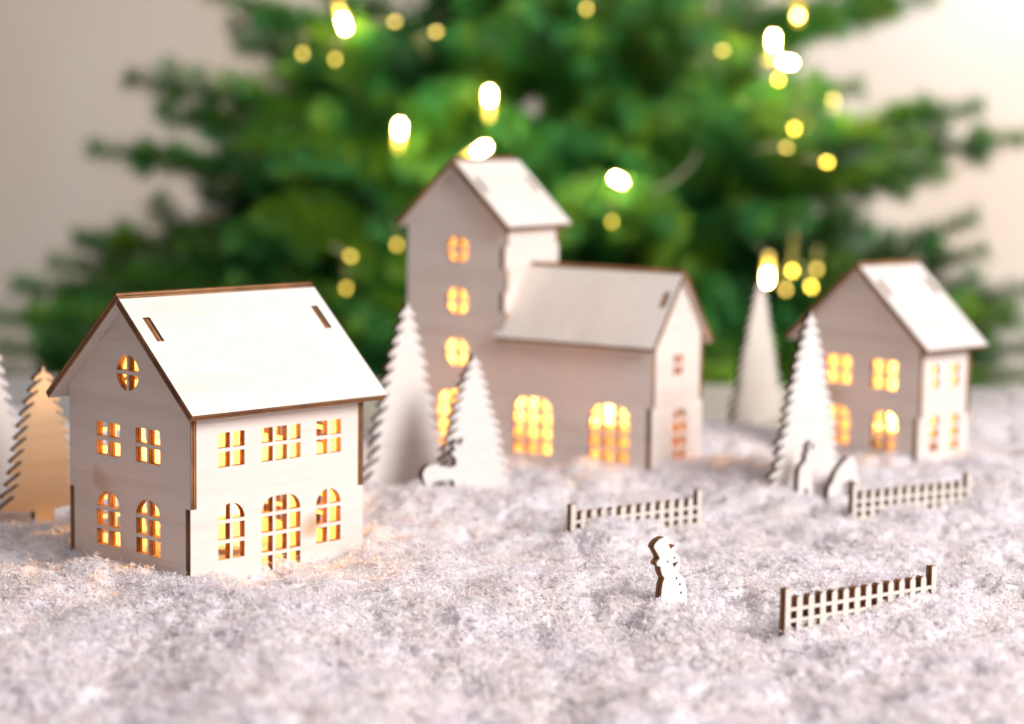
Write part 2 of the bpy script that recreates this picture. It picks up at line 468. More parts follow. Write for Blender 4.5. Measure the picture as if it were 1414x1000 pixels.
# ---- the sharp house at the left
def house_one():
    h = empty('wooden_house', (-12.346, 83.474, 0), 0.808)
    tag(h, 'largest sharp wooden house at left with round gable window and bright white roof', 'toy house')
    W, L, He, an, e, og, zs = 7.97, 9.0, 6.589, 0.734, .879, .561, 2.427
    mats = [M_WALL, M_EDGE]
    # gable walls (in the local y-z plane), windows drawn with a = across
    def gw():
        return [window_spec('round', W/2, 1.48, 6.68, 8.16, 2, 2),
                window_spec('rect', 5.31, 1.60, 3.92, 5.32, 2, 2), window_spec('rect', 2.70, 1.60, 3.92, 5.32, 2, 2),
                window_spec('arch', 5.33, 1.60, .25, 2.50, 2, 3, zs=1.80), window_spec('arch', 2.70, 1.60, .25, 2.50, 2, 3, zs=1.80)]
    panel(h, 'wall', gable_outline(W, He, an, BASE, zs), gw(), YA, ZA, (0, 0, 0), XA, mats)
    panel(h, 'wall', gable_outline(W, He, an, BASE, zs), gw(), YA, ZA, (L-T, 0, 0), XA, mats)
    def sw():
        return [window_spec('rect', 2.02, 1.36, 3.92, 5.32, 2, 2), window_spec('rect', 4.57, 2.06, 3.92, 5.32, 3, 2),
                window_spec('rect', 7.09, 1.36, 3.92, 5.32, 2, 2),
                window_spec('arch', 2.02, 1.36, .25, 2.50, 2, 3, zs=1.84), window_spec('arch', 7.09, 1.36, .25, 2.50, 2, 3, zs=1.84),
                window_spec('arch', 4.57, 2.06, -.53, 2.52, 3, 4, zs=1.86, flat=.70)]
    side = [(0, BASE), (L, BASE), (L, zs), (L-T, zs), (L-T, He-.02), (T, He-.02), (T, zs), (0, zs)]
    panel(h, 'wall', side, sw(), XA, ZA, (0, 0, 0), YA, mats)
    panel(h, 'wall', side, sw(), XA, ZA, (0, W-T, 0), YA, mats)
    house_roof(h, W, L, He, an, e, og, [M_ROOF, M_EDGE])
    return h
house_one()

# ---- the church: tower and nave, one glued model
def church():
    h = empty('wooden_church', (-.442, 115.793, 0), 0.984)
    tag(h, 'grey-fronted wooden church with tall window tower and long lower nave, centre', 'toy church')
    mats = [M_WALL, M_EDGE]
    W, L, He, an, e, og = 6.391, 5.25, 12.049, 0.762, .468, .45
    Ln, Hn, ann = 9.132, 6.328, .889
    P = np.array([W/2, He+W/2*tan(an)])
    dF = np.array([-cos(an), -sin(an)]); nF = np.array([-sin(an), cos(an)])
    dB = np.array([cos(an), -sin(an)]); nB = np.array([sin(an), cos(an)])
    def tabs():
        pts = list(reversed(tab_pts(P, dB, nB, 1.3, 2.3, .36))) + [tuple(P)] + tab_pts(P, dF, nF, 1.3, 2.3, .26)
        return pts
    # front wall, tower gable and nave side in one panel (y = across, nave to negative y)
    def front(nave):
        pts = [(-Ln, BASE), (W, BASE), (W, He)] + tabs() + [(0, He), (0, 10.9), (T, 10.9), (T, 9.68), (0, 9.68), (0, 8.45), (T, 8.45), (T, 7.4), (0, 7.4)]
        pts += [(0, Hn-.02), (-Ln, Hn-.02), (-Ln, 3.0), (-Ln+T, 3.0), (-Ln+T, 0.0)]
        pts = [(-Ln+T, BASE)] + pts[1:]
        return pts
    fw = lambda: [window_spec('round', 3.1, 1.52, 9.83, 11.35, 2, 2, bar=.2), window_spec('round', 3.1, 1.52, 7.06, 8.58, 2, 2, bar=.2),
                  window_spec('round', 3.1, 1.52, 4.29, 5.81, 2, 2, bar=.2),
                  window_spec('arch', 3.1, 2.46, 0.0, 3.0, 3, 4, zs=2.25, flat=.7, bar=.17),
                  window_spec('arch', -1.84, 2.46, 0.0, 3.0, 3, 4, zs=2.25, flat=.7, bar=.17),
                  window_spec('arch', -6.57, 2.46, 0.0, 3.0, 3, 4, zs=2.25, flat=.7, bar=.17)]
    panel(h, 'wall', front(1), fw(), YA, ZA, (0, 0, 0), XA, mats)
    panel(h, 'wall', front(1), [], YA, ZA, (L-T, 0, 0), XA, mats)
    # nave gable end (x-z plane at y = -Ln)
    an2 = ann; Pn = np.array([L/2, Hn+L/2*tan(an2)])
    dl = np.array([-cos(an2), -sin(an2)]); nl = np.array([-sin(an2), cos(an2)]); dr = np.array([cos(an2), -sin(an2)]); nr = np.array([sin(an2), cos(an2)])
    end = [(0, BASE), (L, BASE), (L, 3.0), (L-T, 3.0), (L-T, Hn-.0), (L, Hn)]
    end = [(0, BASE), (L, BASE), (L, 3.0), (L-T, 3.0), (L-T, Hn+T*tan(an2))]
    end += list(reversed(tab_pts(Pn, dr, nr, 1.2, 2.1, .36))) + [tuple(Pn)] + tab_pts(Pn, dl, nl, 1.2, 2.1, .24)
    end += [(T, Hn+T*tan(an2)), (T, 3.0), (0, 3.0)]
    ew = lambda: [window_spec('rect', L/2, .96, 4.5, 5.6, 2, 2), window_spec('arch', L/2+.25, 1.42, 0.0, 2.8, 2, 4, zs=2.1, bar=.22)]
    panel(h, 'wall', end, ew(), XA, ZA, (0, -Ln, 0), YA, mats)
    # tower side walls
    fing = [(0, BASE), (L, BASE), (L, 7.4), (L, 7.4), (L, 8.45), (L, 9.68), (L, 10.9)]
    sidep = [(T, BASE), (L-T, BASE), (L-T, 7.4), (L, 7.4), (L, 8.45), (L-T, 8.45), (L-T, 9.68), (L, 9.68), (L, 10.9), (L-T, 10.9), (L-T, He-.02),
             (T, He-.02), (T, 10.9), (0, 10.9), (0, 9.68), (T, 9.68), (T, 8.45), (0, 8.45), (0, 7.4), (T, 7.4)]
    # nearer side wall stops above the nave so both rooms share their light
    sideup = [(T, Hn-.6)] + [(L-T, Hn-.6)] + sidep[2:]
    panel(h, 'wall', sideup, [], XA, ZA, (0, 0, 0), YA, mats)
    panel(h, 'wall', [(T, BASE), (L-T, BASE), (L-T, He-.02), (T, He-.02)], [], XA, ZA, (0, W-T, 0), YA, mats)
    # tower roof
    house_roof(h, W, L, He, an, e, og, [M_ROOF, M_EDGE], slots=((1.3, 2.3),))
    # nave roof: ridge along y
    s = L/2/cos(an2)+.5
    O = np.array([L/2, 0, Pn[1]])
    g = .012
    for sg in (-1, 1):
        d = np.array([sg*cos(an2), 0, -sin(an2)]); n = np.array([sg*sin(an2), 0, cos(an2)])
        ext = T/sin(2*an2) if sg > 0 else 0.0
        lo, hi = -Ln-.32, .03
        hole = [rect(-Ln-.03, -Ln+T+.03, 1.17, 2.13)]
        # the front panel runs past the tower corner below the tower wall line
        sF = L/2/cos(an2)
        if sg < 0: ol = [(lo, ext*-1), (-.02, ext*-1), (-.02, sF+.12), (.32, sF+.12), (.32, s), (lo, s)]
        else: ol = [(lo, -ext), (-.02, -ext), (-.02, s), (lo, s)]
        cutout('roof', [ol]+hole, (0, 1, 0), d, O+n*g, n, T, [M_ROOF, M_EDGE], h)
    return h
church()

# ---- the house at the right
def house_three():
    h = empty('wooden_house', (21.581, 115.16, 0), 0.719)
    tag(h, 'blurred wooden house at right with steep white roof and no round gable window', 'toy house')
    W, L, He, an, e, og, zs = 8.4, 4.345, 6.101, 0.713, .81, .394, 2.053
    mats = [M_WALL, M_EDGE]
    gw = lambda: [window_spec('rect', 2.43, 1.75, 3.42, 4.95, 2, 2, bar=.17), window_spec('rect', 5.6, 1.75, 3.42, 4.95, 2, 2, bar=.17),
                  window_spec('arch', 2.33, 1.75, .12, 2.25, 2, 3, zs=1.55, bar=.17), window_spec('arch', 5.6, 1.75, .12, 2.25, 2, 3, zs=1.55, bar=.17)]
    slots = ((1.15, 2.3),)
    panel(h, 'wall', gable_outline(W, He, an, BASE, zs, slots), gw(), YA, ZA, (0, 0, 0), XA, mats)
    panel(h, 'wall', gable_outline(W, He, an, BASE, zs, slots), [], YA, ZA, (L-T, 0, 0), XA, mats)
    sw = lambda: [window_spec('rect', 1.25, .66, 3.65, 4.85, 1, 2, bar=.2), window_spec('rect', 3.02, .66, 3.65, 4.85, 1, 2, bar=.2),
                  window_spec('arch', 1.35, .70, .2, 2.15, 1, 3, zs=1.8, bar=.2), window_spec('arch', 3.1, .70, .2, 2.15, 1, 3, zs=1.8, bar=.2)]
    side = [(0, BASE), (L, BASE), (L, zs), (L-T, zs), (L-T, He-.02), (T, He-.02), (T, zs), (0, zs)]
    panel(h, 'wall', side, sw(), XA, ZA, (0, 0, 0), YA, mats)
    panel(h, 'wall', side, [], XA, ZA, (0, W-T, 0), YA, mats)
    house_roof(h, W, L, He, an, e, og, [M_ROOF, M_EDGE], slots=slots)
    return h
house_three()

def in_house(x, y, yaw, u, v): return (x+v*cos(yaw)-u*sin(yaw), y+v*sin(yaw)+u*cos(yaw))
px, py = in_house(-12.346, 83.474, .808, 4.2, 4.6); led_candle((px, py, 0.0), 'flickering LED tealight glowing inside the sharp house at left', .10)
px, py = in_house(-.442, 115.793, .984, -4.8, 2.7); led_candle((px, py, 0.4), 'LED tealight glowing inside the church nave behind its right window', .085)
px, py = in_house(-.442, 115.793, .984, 3.0, 2.7); led_candle((px, py, 0.0), 'LED tealight glowing inside the church tower behind small tree', .15)
px, py = in_house(21.581, 115.16, .719, 3.6, 2.4); led_candle((px, py, -0.3), 'LED tealight glowing inside the blurred house at right', .058)

# ------------------------------------------------------------------ plywood trees
def tree_outline(H, w, teeth, seed, base=BASE):
    r = random.Random(seed)
    right = []
    n = teeth
    for k in range(n):
        f0 = (k+.15)/n; f1 = (k+1)/n
        half = lambda f: w/2*(f**.80)
        z1 = H*(1-f1)
        o = half(f1)*(1+.06*r.uniform(-1, 1))+.16
        right.append((o-.02, z1+.06)); right.append((o+.03, z1-.05))
        right.append((o-.10, z1-.10))
        right.append((o-(.26+.16*f1), z1+.02))
        right.append((o-(.32+.18*f1), z1-.10*H/n))
    right[-2:] = []
    left = []
    for k in range(n):
        f1 = (k+1)/n
        half = w/2*(f1**.80); z1 = H*(1-f1)
        o = half*(1+.06*r.uniform(-1, 1))+.16
        left.append((-(o-.02), z1+.06)); left.append((-(o+.03), z1-.05))
        left.append((-(o-.10), z1-.10))
        left.append((-(o-(.32+.24*f1)), z1+.02))
        left.append((-(o-(.39+.26*f1)), z1-.10*H/n))
    left[-2:] = []
    bz = min(right[-1][1], left[-1][1])
    pts = [(.03, H), (.10, H-.22)] + right + [(w*.30, -.25), (w*.12, -.3), (w*.12, base), (-w*.12, base), (-w*.12, -.3), (-w*.30, -.25)] + list(reversed(left)) + [(-.08, H-.22), (-.03, H)]
    return pts
def ply_tree(cx, cy, yaw, H, w, teeth, seed, label, mats=None, sink=0.0):
    me_o = cutout('plywood_tree', [tree_outline(H, w, teeth, seed)], (1, 0, 0), (0, 0, 1), (0, -T/2, 0), (0, 1, 0), T, mats or [M_TREE, M_EDGED])
    me_o.location = Vector((cx, cy, -sink))*CM; me_o.rotation_euler = (0, 0, yaw)
    tag(me_o, label, 'wooden tree', 'flat plywood fir trees')
    return me_o
Y46 = radians(46)
def along(A, s, yaw=Y46): return A[0]+s*cos(yaw), A[1]+s*sin(yaw)
c = along((-26.5, 98.6), 2.98); ply_tree(c[0], c[1], Y46, 8.1, 4.4, 13, 1, 'pale plywood tree cut off by the left edge of the photo')
c = along((-22, 97.3), 1.13); ply_tree(c[0], c[1], Y46, 6.25, 4.4, 12, 2, 'orange-lit plywood tree with thick dark serrated edge, left of the sharp house', [M_GLOWPLY, M_EDGED])
c = along((-6.9, 104.6), 2.42); ply_tree(c[0], c[1], Y46, 8.65, 5.3, 14, 3, 'tall white plywood tree just right of the sharp house, before the church tower')
c = along((-3.2, 103), 1.86); ply_tree(c[0], c[1], Y46, 6.35, 4.9, 13, 4, 'shorter white plywood tree in front of the church beside a deer')
c = along((13, 105.4), 2.18); ply_tree(c[0], c[1], Y46, 8.4, 5.6, 16, 5, 'white plywood tree with two deer at its foot, left of the right house')
c = along((13.3, 129), 1.96); ply_tree(c[0], c[1], Y46, 8.3, 4.9, 14, 6, 'farthest beige plywood tree, blurred, standing alone behind the deer tree', [M_CREAM, M_EDGED])

# ------------------------------------------------------------------ fences
def fence(x, y, yaw, z0, label):
    r = empty('picket_fence', (x, y, z0), yaw)
    tag(r, label, 'fence', 'small wooden picket fences in the snow')
    L = 7.2; mats = [M_FENCE, M_EDGE]
    for px_ in (0, L-.02):
        cutout('post', [rect(px_-.12, px_+.13, BASE, 1.62)], (1, 0, 0), (0, 0, 1), (0, -T/2, 0), (0, 1, 0), T, mats, r)
    n = 12; xs = [0.0+(k+1)*(L/(n+1)) for k in range(n)]
    def pick(xc, hw=.135):
        pts = [(xc-hw, BASE), (xc+hw, BASE), (xc+hw, 1.18)]
        for k in range(1, 6): a = pi*k/6; pts.append((xc+hw*cos(a), 1.18+.12*sin(a)))
        pts.append((xc-hw, 1.18)); return pts
    for xc in xs:
        cutout('picket', [pick(xc)], (1, 0, 0), (0, 0, 1), (0, -T/2, 0), (0, 1, 0), T, mats, r)
    for zc in (.86, .46, .06):
        cutout('rail', [rect(.132, L-.142, zc-.065, zc+.065)], (1, 0, 0), (0, 0, 1), (0, -T/2+.004, 0), (0, 1, 0), T-.008, mats, r)
    return r
fence(9.57, 74.5, radians(35.6), 0, 'nearest wooden picket fence, at right front, right of the snowman')
fence(2.65, 93.5, radians(36), -.55, 'wooden picket fence half sunk in snow behind the snowman')
fence(15.88, 100.3, radians(32.4), -.67, 'blurred white picket fence in front of the right house')

# ------------------------------------------------------------------ snowman
def smooth_closed(P, it=2):
    for _ in range(it):
        Q = []
        for i in range(len(P)):
            a, b = P[i], P[(i+1) % len(P)]
            Q += [(.8*a[0]+.2*b[0], .8*a[1]+.2*b[1]), (.2*a[0]+.8*b[0], .2*a[1]+.8*b[1])]
        P = Q
    return P
def snowman():
    ol = [(0.142, 2.455), (0.252, 2.293), (0.374, 2.102), (0.463, 1.955), (0.745, 2.085), (0.80, 1.93), (0.663, 1.81), (0.86, 1.70), (1.0, 1.53), (1.03, 1.38), (1.02, 1.2), (0.93, 1.01),
          (1.10, .91), (1.25, .74), (1.371, 0.514), (1.43, 0.25), (1.44, 0.004), (1.37, -0.4), (1.2, BASE), (.3, BASE), (.17, -.4), (.045, -.1), (.0, 0.25), (0.02, 0.5), (0.08, 0.75),
          (0.16, 0.90), (.03, 1.05), (-0.04, 1.2), (-0.087, 1.373), (-0.271, 1.433), (-0.301, 1.56), (-0.112, 1.685), (-0.475, 2.16), (-0.375, 2.287), (-0.17, 2.4)]
    ol = [q for i in range(len(ol)) for q in ((.9*ol[i][0]+.1*ol[(i+1) % len(ol)][0], .9*ol[i][1]+.1*ol[(i+1) % len(ol)][1]), (.1*ol[i][0]+.9*ol[(i+1) % len(ol)][0], .1*ol[i][1]+.9*ol[(i+1) % len(ol)][1]))]
    r = empty('wooden_snowman', (5.6, 79.1, 0), radians(45))
    tag(r, 'small white plywood snowman with top hat and burnt brown edge, leaning in the snow', 'snowman')
    eyes = [ngon(.319, 1.497, .045, 10), ngon(.691, 1.595, .045, 10)]
    nose = [(.586, 1.404), (.93, 1.425), (.682, 1.225)]
    but = [ngon(.838, .81, .05, 10), ngon(1.033, .555, .05, 10), ngon(1.102, .225, .05, 10)]
    cutout('body', [ol]+eyes+[nose]+but, (1, 0, 0), (0, 0, 1), (0, 0, 0), (0, 1, 0), T, [M_TREE, M_EDGE], r)
    for k, pl in enumerate(eyes+[nose]+but):
        nm = 'eye' if k < 2 else ('nose' if k == 2 else 'button')
        cx = sum(p[0] for p in pl)/len(pl); cz = sum(p[1] for p in pl)/len(pl)
        q = [(cx+(p[0]-cx)*.97, cz+(p[1]-cz)*.97) for p in pl]
        cutout(nm, [q], (1, 0, 0), (0, 0, 1), (0, .06, 0), (0, 1, 0), .2, [M_BURNT, M_BURNT], r)
M_BURNT = simple('laser_burnt_wood', (0.07, 0.028, 0.014), .8)
snowman()

# ------------------------------------------------------------------ deer
def deer(x, y, yaw, z, ol, label):
    o = cutout('wooden_deer', [smooth_closed(ol, 2)], (1, 0, 0), (0, 0, 1), (0, -T/2, 0), (0, 1, 0), T, [M_TREE, M_EDGED])
    o.location = Vector((x, y, z))*CM; o.rotation_euler = (0, 0, yaw)
    tag(o, label, 'wooden deer', 'flat plywood deer')
    return o
stag = [(0.0, 1.0), (0.08, 1.25), (0.42, 1.45), (0.9, 1.42), (1.5, 1.22), (2.0, 1.18), (2.22, 1.3), (2.18, 1.6), (2.0, 1.72), (1.82, 1.88), (1.9, 1.96), (2.12, 1.88), (2.1, 2.1), (1.92, 2.28), (2.0, 2.36),
        (2.18, 2.22), (2.2, 2.45), (2.3, 2.45), (2.28, 2.12), (2.5, 2.25), (2.66, 2.5), (2.74, 2.45), (2.6, 2.12), (2.38, 1.98), (2.45, 1.9), (2.85, 1.78), (2.9, 1.66), (2.6, 1.58), (2.52, 1.3), (2.58, 1.0), (2.4, .72), (2.38, .2), (2.45, -.9), (2.2, -.9),
        (2.12, .2), (2.02, .62), (1.4, .58), (.75, .66), (.62, .4), (.42, .1), (.5, -.9), (.22, -.9), (.12, 0.0), (.32, .35), (.1, .75)]
deer(-4.2, 100.9, Y46, .05, stag, 'reclining-backed wooden stag in front of the small tree before the church')
stag2 = [(0.0, -.9), (0.0, 1.1), (.1, 1.45), (.35, 1.6), (.55, 1.75), (.62, 1.95), (.5, 2.15), (.72, 2.06), (.74, 2.3), (.6, 2.5), (.8, 2.42), (.95, 2.68), (1.02, 2.62), (.9, 2.3), (1.0, 2.2), (1.3, 2.45), (1.4, 2.4), (1.08, 2.08), (1.12, 1.95),
         (1.45, 1.8), (1.5, 1.66), (1.15, 1.55), (1.12, 1.2), (1.2, .8), (1.1, .3), (1.15, -.9), (.9, -.9), (.86, .2), (.62, .45), (.4, .2), (.38, -.9)]
deer(13.75, 104.3, Y46, -.35, stag2, 'upright wooden stag with antlers at the left foot of the right white tree')
graz = [(0.0, -.4), (0.0, .35), (.35, .6), (.6, 1.1), (1.2, 1.5), (1.65, 1.72), (2.1, 1.62), (2.3, 1.2), (2.35, .7), (2.8, -.2), (2.9, -.9), (2.6, -.9), (2.4, -.1), (2.05, .55), (1.5, .5), (1.0, .35), (.85, 0), (.8, -.9), (.5, -.9), (.4, -.1), (.2, -.6)]
deer(15.25, 104.6, Y46, -.25, graz, 'grazing wooden deer bending its head down beside the right white tree')

# ------------------------------------------------------------------ christmas tree
def needles_mat(name, c0, c1, c2):
    m, nt, out = newmat(name); L = nt.links.new
    tc = node(nt, 'ShaderNodeTexCoord'); n1 = node(nt, 'ShaderNodeTexNoise'); n1.inputs['Scale'].default_value = 14; n1.inputs['Detail'].default_value = 3
    L(tc.outputs['Object'], n1.inputs['Vector'])
    c = ramp(nt, n1.outputs[0], [(0.34, c0), (0.5, c1), (0.66, c2)])
    b = node(nt, 'ShaderNodeBsdfPrincipled'); L(c, b.inputs['Base Color']); b.inputs['Roughness'].default_value = .6; b.inputs['Specular IOR Level'].default_value = .25
    tr = node(nt, 'ShaderNodeBsdfTranslucent'); tr.inputs[0].default_value = (0.22, 0.42, 0.02, 1)
    ms = node(nt, 'ShaderNodeMixShader'); ms.inputs[0].default_value = .22
    L(b.outputs[0], ms.inputs[1]); L(tr.outputs[0], ms.inputs[2]); L(ms.outputs[0], out.inputs[0])
    return m
M_NEEDLE = needles_mat('fir_needles', (0.009, 0.062, 0.022), (0.028, 0.19, 0.042), (0.15, 0.28, 0.022))
M_BARK = simple('fir_bark', (0.12, 0.08, 0.05), .9, noise=(60, (0.07, 0.045, 0.03), (0.18, 0.12, 0.08)))

def tube_np(P, R, k=6):
    P = np.array(P, float); n = len(P); V = []
    for i in range(n):
        t = P[min(i+1, n-1)]-P[max(i-1, 0)]; t /= np.linalg.norm(t)+1e-9
        a = np.cross(t, (0, 0, 1.0));
        if np.linalg.norm(a) < .1: a = np.cross(t, (1.0, 0, 0))
        a /= np.linalg.norm(a); b = np.cross(t, a)
        for j in range(k):
            an = 2*pi*j/k; V.append(P[i]+(a*cos(an)+b*sin(an))*R[i])
    Q = []
    for i in range(n-1):
        for j in range(k):
            Q.append((i*k+j, i*k+(j+1) % k, (i+1)*k+(j+1) % k, (i+1)*k+j))
    return np.array(V), np.array(Q)

def needles_along(P, dens, nl, r):
    """needles round a polyline P; returns quads' vertices"""
    P = np.array(P); seg = np.linalg.norm(P[1:]-P[:-1], axis=1); tot = seg.sum(); N = max(6, int(tot*dens))
    cum = np.concatenate([[0], np.cumsum(seg)])
    s = r.random(N)*tot
    i = np.clip(np.searchsorted(cum, s)-1, 0, len(seg)-1); f = (s-cum[i])/seg[i]
    c = P[i]+(P[i+1]-P[i])*f[:, None]; t = (P[i+1]-P[i])/seg[i][:, None]
    w = np.cross(t, r.normal(size=(N, 3))); w /= np.linalg.norm(w, axis=1)[:, None]
    d = t*(.25+.4*r.random((N, 1)))+w*(.95)
    d /= np.linalg.norm(d, axis=1)[:, None]
    ln = (nl*(.75+.4*r.random(N))*(1-.25*(s/tot)))[:, None]
    side = np.cross(d, t); side /= np.linalg.norm(side, axis=1)[:, None]+1e-9
    wd = .13
    return np.stack([c-side*wd*.6, c+d*ln*.55-side*wd, c+d*ln, c+d*ln*.55+side*wd], 1).reshape(-1, 3)

def curve_pts(R, Tp, sag, n=9):
    R = np.array(R, float); Tp = np.array(Tp, float); t = np.linspace(0, 1, n)[:, None]
    P = R+(Tp-R)*t; P[:, 2] += sag*(4*t[:, 0]*(1-t[:, 0]))
    return P

TREE_X, TREE_Y = 4.0, 226.0
def fir_branch(parent, R, Tp, sag, seed, spread=1.0, dens=17.0, nl=2.7):
    r = np.random.default_rng(seed)
    P = curve_pts(R, Tp, sag); L = np.linalg.norm(P[-1]-P[0])
    NV = [needles_along(P[2:], dens*2.2, nl*1.08, r)]
    TV, TQ = tube_np(P, np.linspace(.45, .12, len(P))); tv = [TV]; tq = [TQ]; off = len(TV)
    ax = (P[-1]-P[0])/L
    lat = np.cross(ax, (0, 0, 1.0)); lat /= np.linalg.norm(lat)
    ro = r.uniform(.35, .95)*(1 if seed % 2 else -1); lat = lat*cos(ro)+np.cross(ax, lat)*sin(ro)
    up = np.cross(lat, ax)
    n = max(3, int(L/4.2))
    for k in range(n):
        f = .16+.76*(k+.3*r.random())/n
        for sgn in (-1, 1):
            if r.random() < .08: continue
            i = f*(len(P)-1); i0 = int(i); q = P[i0]+(P[min(i0+1, len(P)-1)]-P[i0])*(i-i0)
            ln = spread*(1 if f < .5 else .75)*(1-f)*L*.50*(.75+.5*r.random())+1.6
            an = radians(38+16*r.random())
            d = ax*cos(an)+lat*sgn*sin(an)+up*r.uniform(-.5, .35)
            tip = q+d*ln
            TP = curve_pts(q, tip, -.05*ln, 4)
            NV.append(needles_along(TP, dens*1.7, nl*.98, r))
            v, qd = tube_np(TP, np.linspace(.17, .07, 4), 4); tv.append(v); tq.append(qd+off); off += len(v)
            if ln > 11:
                d2n = int(ln/4)
                for m in range(d2n):
                    ff = .3+.6*m/d2n
                    for s2 in (-1, 1):
                        q2 = q+(tip-q)*ff; l2 = (1-ff)*ln*.5+1.8
                        dd = d*cos(.75)+np.cross(up, d)*s2*sin(.75)+up*r.uniform(-.5, .5)
                        NV.append(needles_along([q2, q2+dd*l2*.5, q2+dd*l2], dens*.9, nl*.9, r))
    NV = np.concatenate(NV); TV = np.concatenate(tv); TQ = np.concatenate(tq)
    V = np.concatenate([TV, NV]); Q = np.concatenate([TQ, np.arange(len(NV)).reshape(-1, 4)+len(TV)])
    mi = np.concatenate([np.zeros(len(TQ)), np.ones(len(NV)//4)])
    loc = np.array([TREE_X, TREE_Y, -75.0])
    V = V-loc
    return np_mesh('branch', V, Q, [M_BARK, M_NEEDLE], parent, midx=mi)

# pixel helper used once to read real positions off the photograph at a chosen distance
def at(px_, py_, D):
    dx, dy = px_-707, py_-500
    x = dx*cos(ROLL)+dy*sin(ROLL); y = -dx*sin(ROLL)+dy*cos(ROLL)
    f = 3025.7
    d = np.array([x/f, cos(PITCH)-y/f*sin(PITCH), -sin(PITCH)-y/f*cos(PITCH)])
    return np.array([0, 0, CAMH])+d*D/d[1]

def christmas_tree():
    r = empty('christmas_tree', (TREE_X, TREE_Y, -75))
    tag(r, 'large blurred green fir tree behind the wooden village, hung with lights', 'christmas tree')
    tp = [(0, 0, 0), (0.4, 0, 30), (-.2, .2, 60), (.3, 0, 90), (0, 0, 130)]
    V, Q = tube_np(tp, [3.0, 2.7, 2.3, 1.9, 1.2], 12)
    np_mesh('trunk', V, Q, [M_BARK], r)
    B = []   # (root, tip, sag)
    def tr(z): return np.array([TREE_X, TREE_Y, z])
    def add(px_, py_, D, zroot, sag=0.0, spread=1.0): B.append((tr(zroot), at(px_, py_, D), sag, spread))
    # branches that draw the outline on the left
    add(292, -12, 226, 22, -1); add(178, 108, 222, 17, -1.5, .8); add(126, 206, 218, 11, -1.0, .42); add(330, 60, 235, 20, 0, .7)
    add(330, 215, 200, 12, 1, 1.1); add(285, 268, 225, 6, 0, .8); add(105, 330, 222, -2, 1.0, .9); add(20, 395, 230, -6, 0, .8)
    add(-30, 440, 220, -8, 1.0, .8); add(255, 330, 205, 2, 1.0, 1.0); add(130, 395, 200, -4, 0.5); add(60, 470, 205, -12, 1)
    add(250, 470, 190, -8, 1); add(-20, 520, 225, -16, 0)
    add(225, 160, 210, 14, 0, .9); add(70, 362, 226, -5, 0, .9); add(190, 372, 212, -3, 0, .9); add(430, 60, 205, 20, 0, .8); add(370, 300, 195, 4, 0, .9)
    # and on the right
    add(1285, -5, 226, 24, -.5, .5); add(1415, 188, 224, 10, -.5, .40); add(1352, 148, 226, 11, .5, .4); add(1190, 122, 215, 14, 1, .5); add(1270, 195, 205, 9, 0, .55)
    add(1347, 298, 226, -4, -2.5, .5); add(1205, 322, 222, -2, 0, .7); add(1440, 395, 222, -8, 0, .7); add(1330, 430, 205, -9, 1, .9)
    add(1420, 480, 215, -13, .5); add(1180, 470, 200, -10, 1); add(1110, 300, 200, 2, .5, .9); add(1130, 40, 232, 20, .5, .7); add(1430, 560, 220, -18, 0)
    add(1300, 235, 214, 7, 0, .6); add(1392, 430, 212, -9, 0, .8); add(1255, 385, 204, -5, 0, .8); add(1200, 200, 200, 9, 0, .8); add(1360, 345, 222, -6, -1, .5)
    add(1418, 520, 205, -14, 0, .9); add(1300, 500, 200, -12, 0, .9); add(1410, 440, 200, -9, 0, .7); add(-15, 480, 212, -11, 0, .8)
    # tiers towards and away from the camera
    rr = random.Random(3)
    for z, ln, n in ((31, 26, 6), (23, 30, 6), (15, 33, 6), (7, 36, 7), (-1, 40, 7), (-9, 44, 8)):
        for k in range(n):
            a = -pi/2+radians(rr.uniform(-62, 62)) if k < n*.8 else pi/2+radians(rr.uniform(-45, 45))
            l = ln*rr.uniform(.7, 1.05)
            zz = z+rr.uniform(-2.5, 2.5)
            tip = np.array([TREE_X+l*cos(a)*.95, TREE_Y+l*sin(a), zz+rr.uniform(-1, 4)])
            if (tip[1] < 166): tip[1] = 166+rr.random()*6
            B.append((tr(zz-4), tip, rr.uniform(-1, 1.5), .95))
    for i, (R, Tp, sg, sp) in enumerate(B[:100]):
        fir_branch(r, R, Tp, sg, 100+i, sp)
    return r
christmas_tree()

# ------------------------------------------------------------------ string of lights on the tree
M_WIRE = simple('clear_cable', (0.62, 0.58, 0.46), .3, transl=.3)
M_SOCKGLOW = simple('bulb_socket_glow', (0.78, 0.66, 0.34), .35, emit=(1.0, 0.62, 0.08), estr=2.6)  # socket emits by itself to imitate the yellow tail of a bright bulb
M_SOCKD = simple('bulb_socket_unlit', (0.20, 0.20, 0.08), .35)
M_B3 = simple('led_bright', (1, 1, 1), .3, emit=(1.0, 0.82, 0.42), estr=170)
M_B2 = simple('led_medium', (1, 1, 1), .3, emit=(1.0, 0.74, 0.18), estr=65)
M_B1 = simple('led_dim', (1, 1, 1), .3, emit=(1.0, 0.66, 0.04), estr=18)

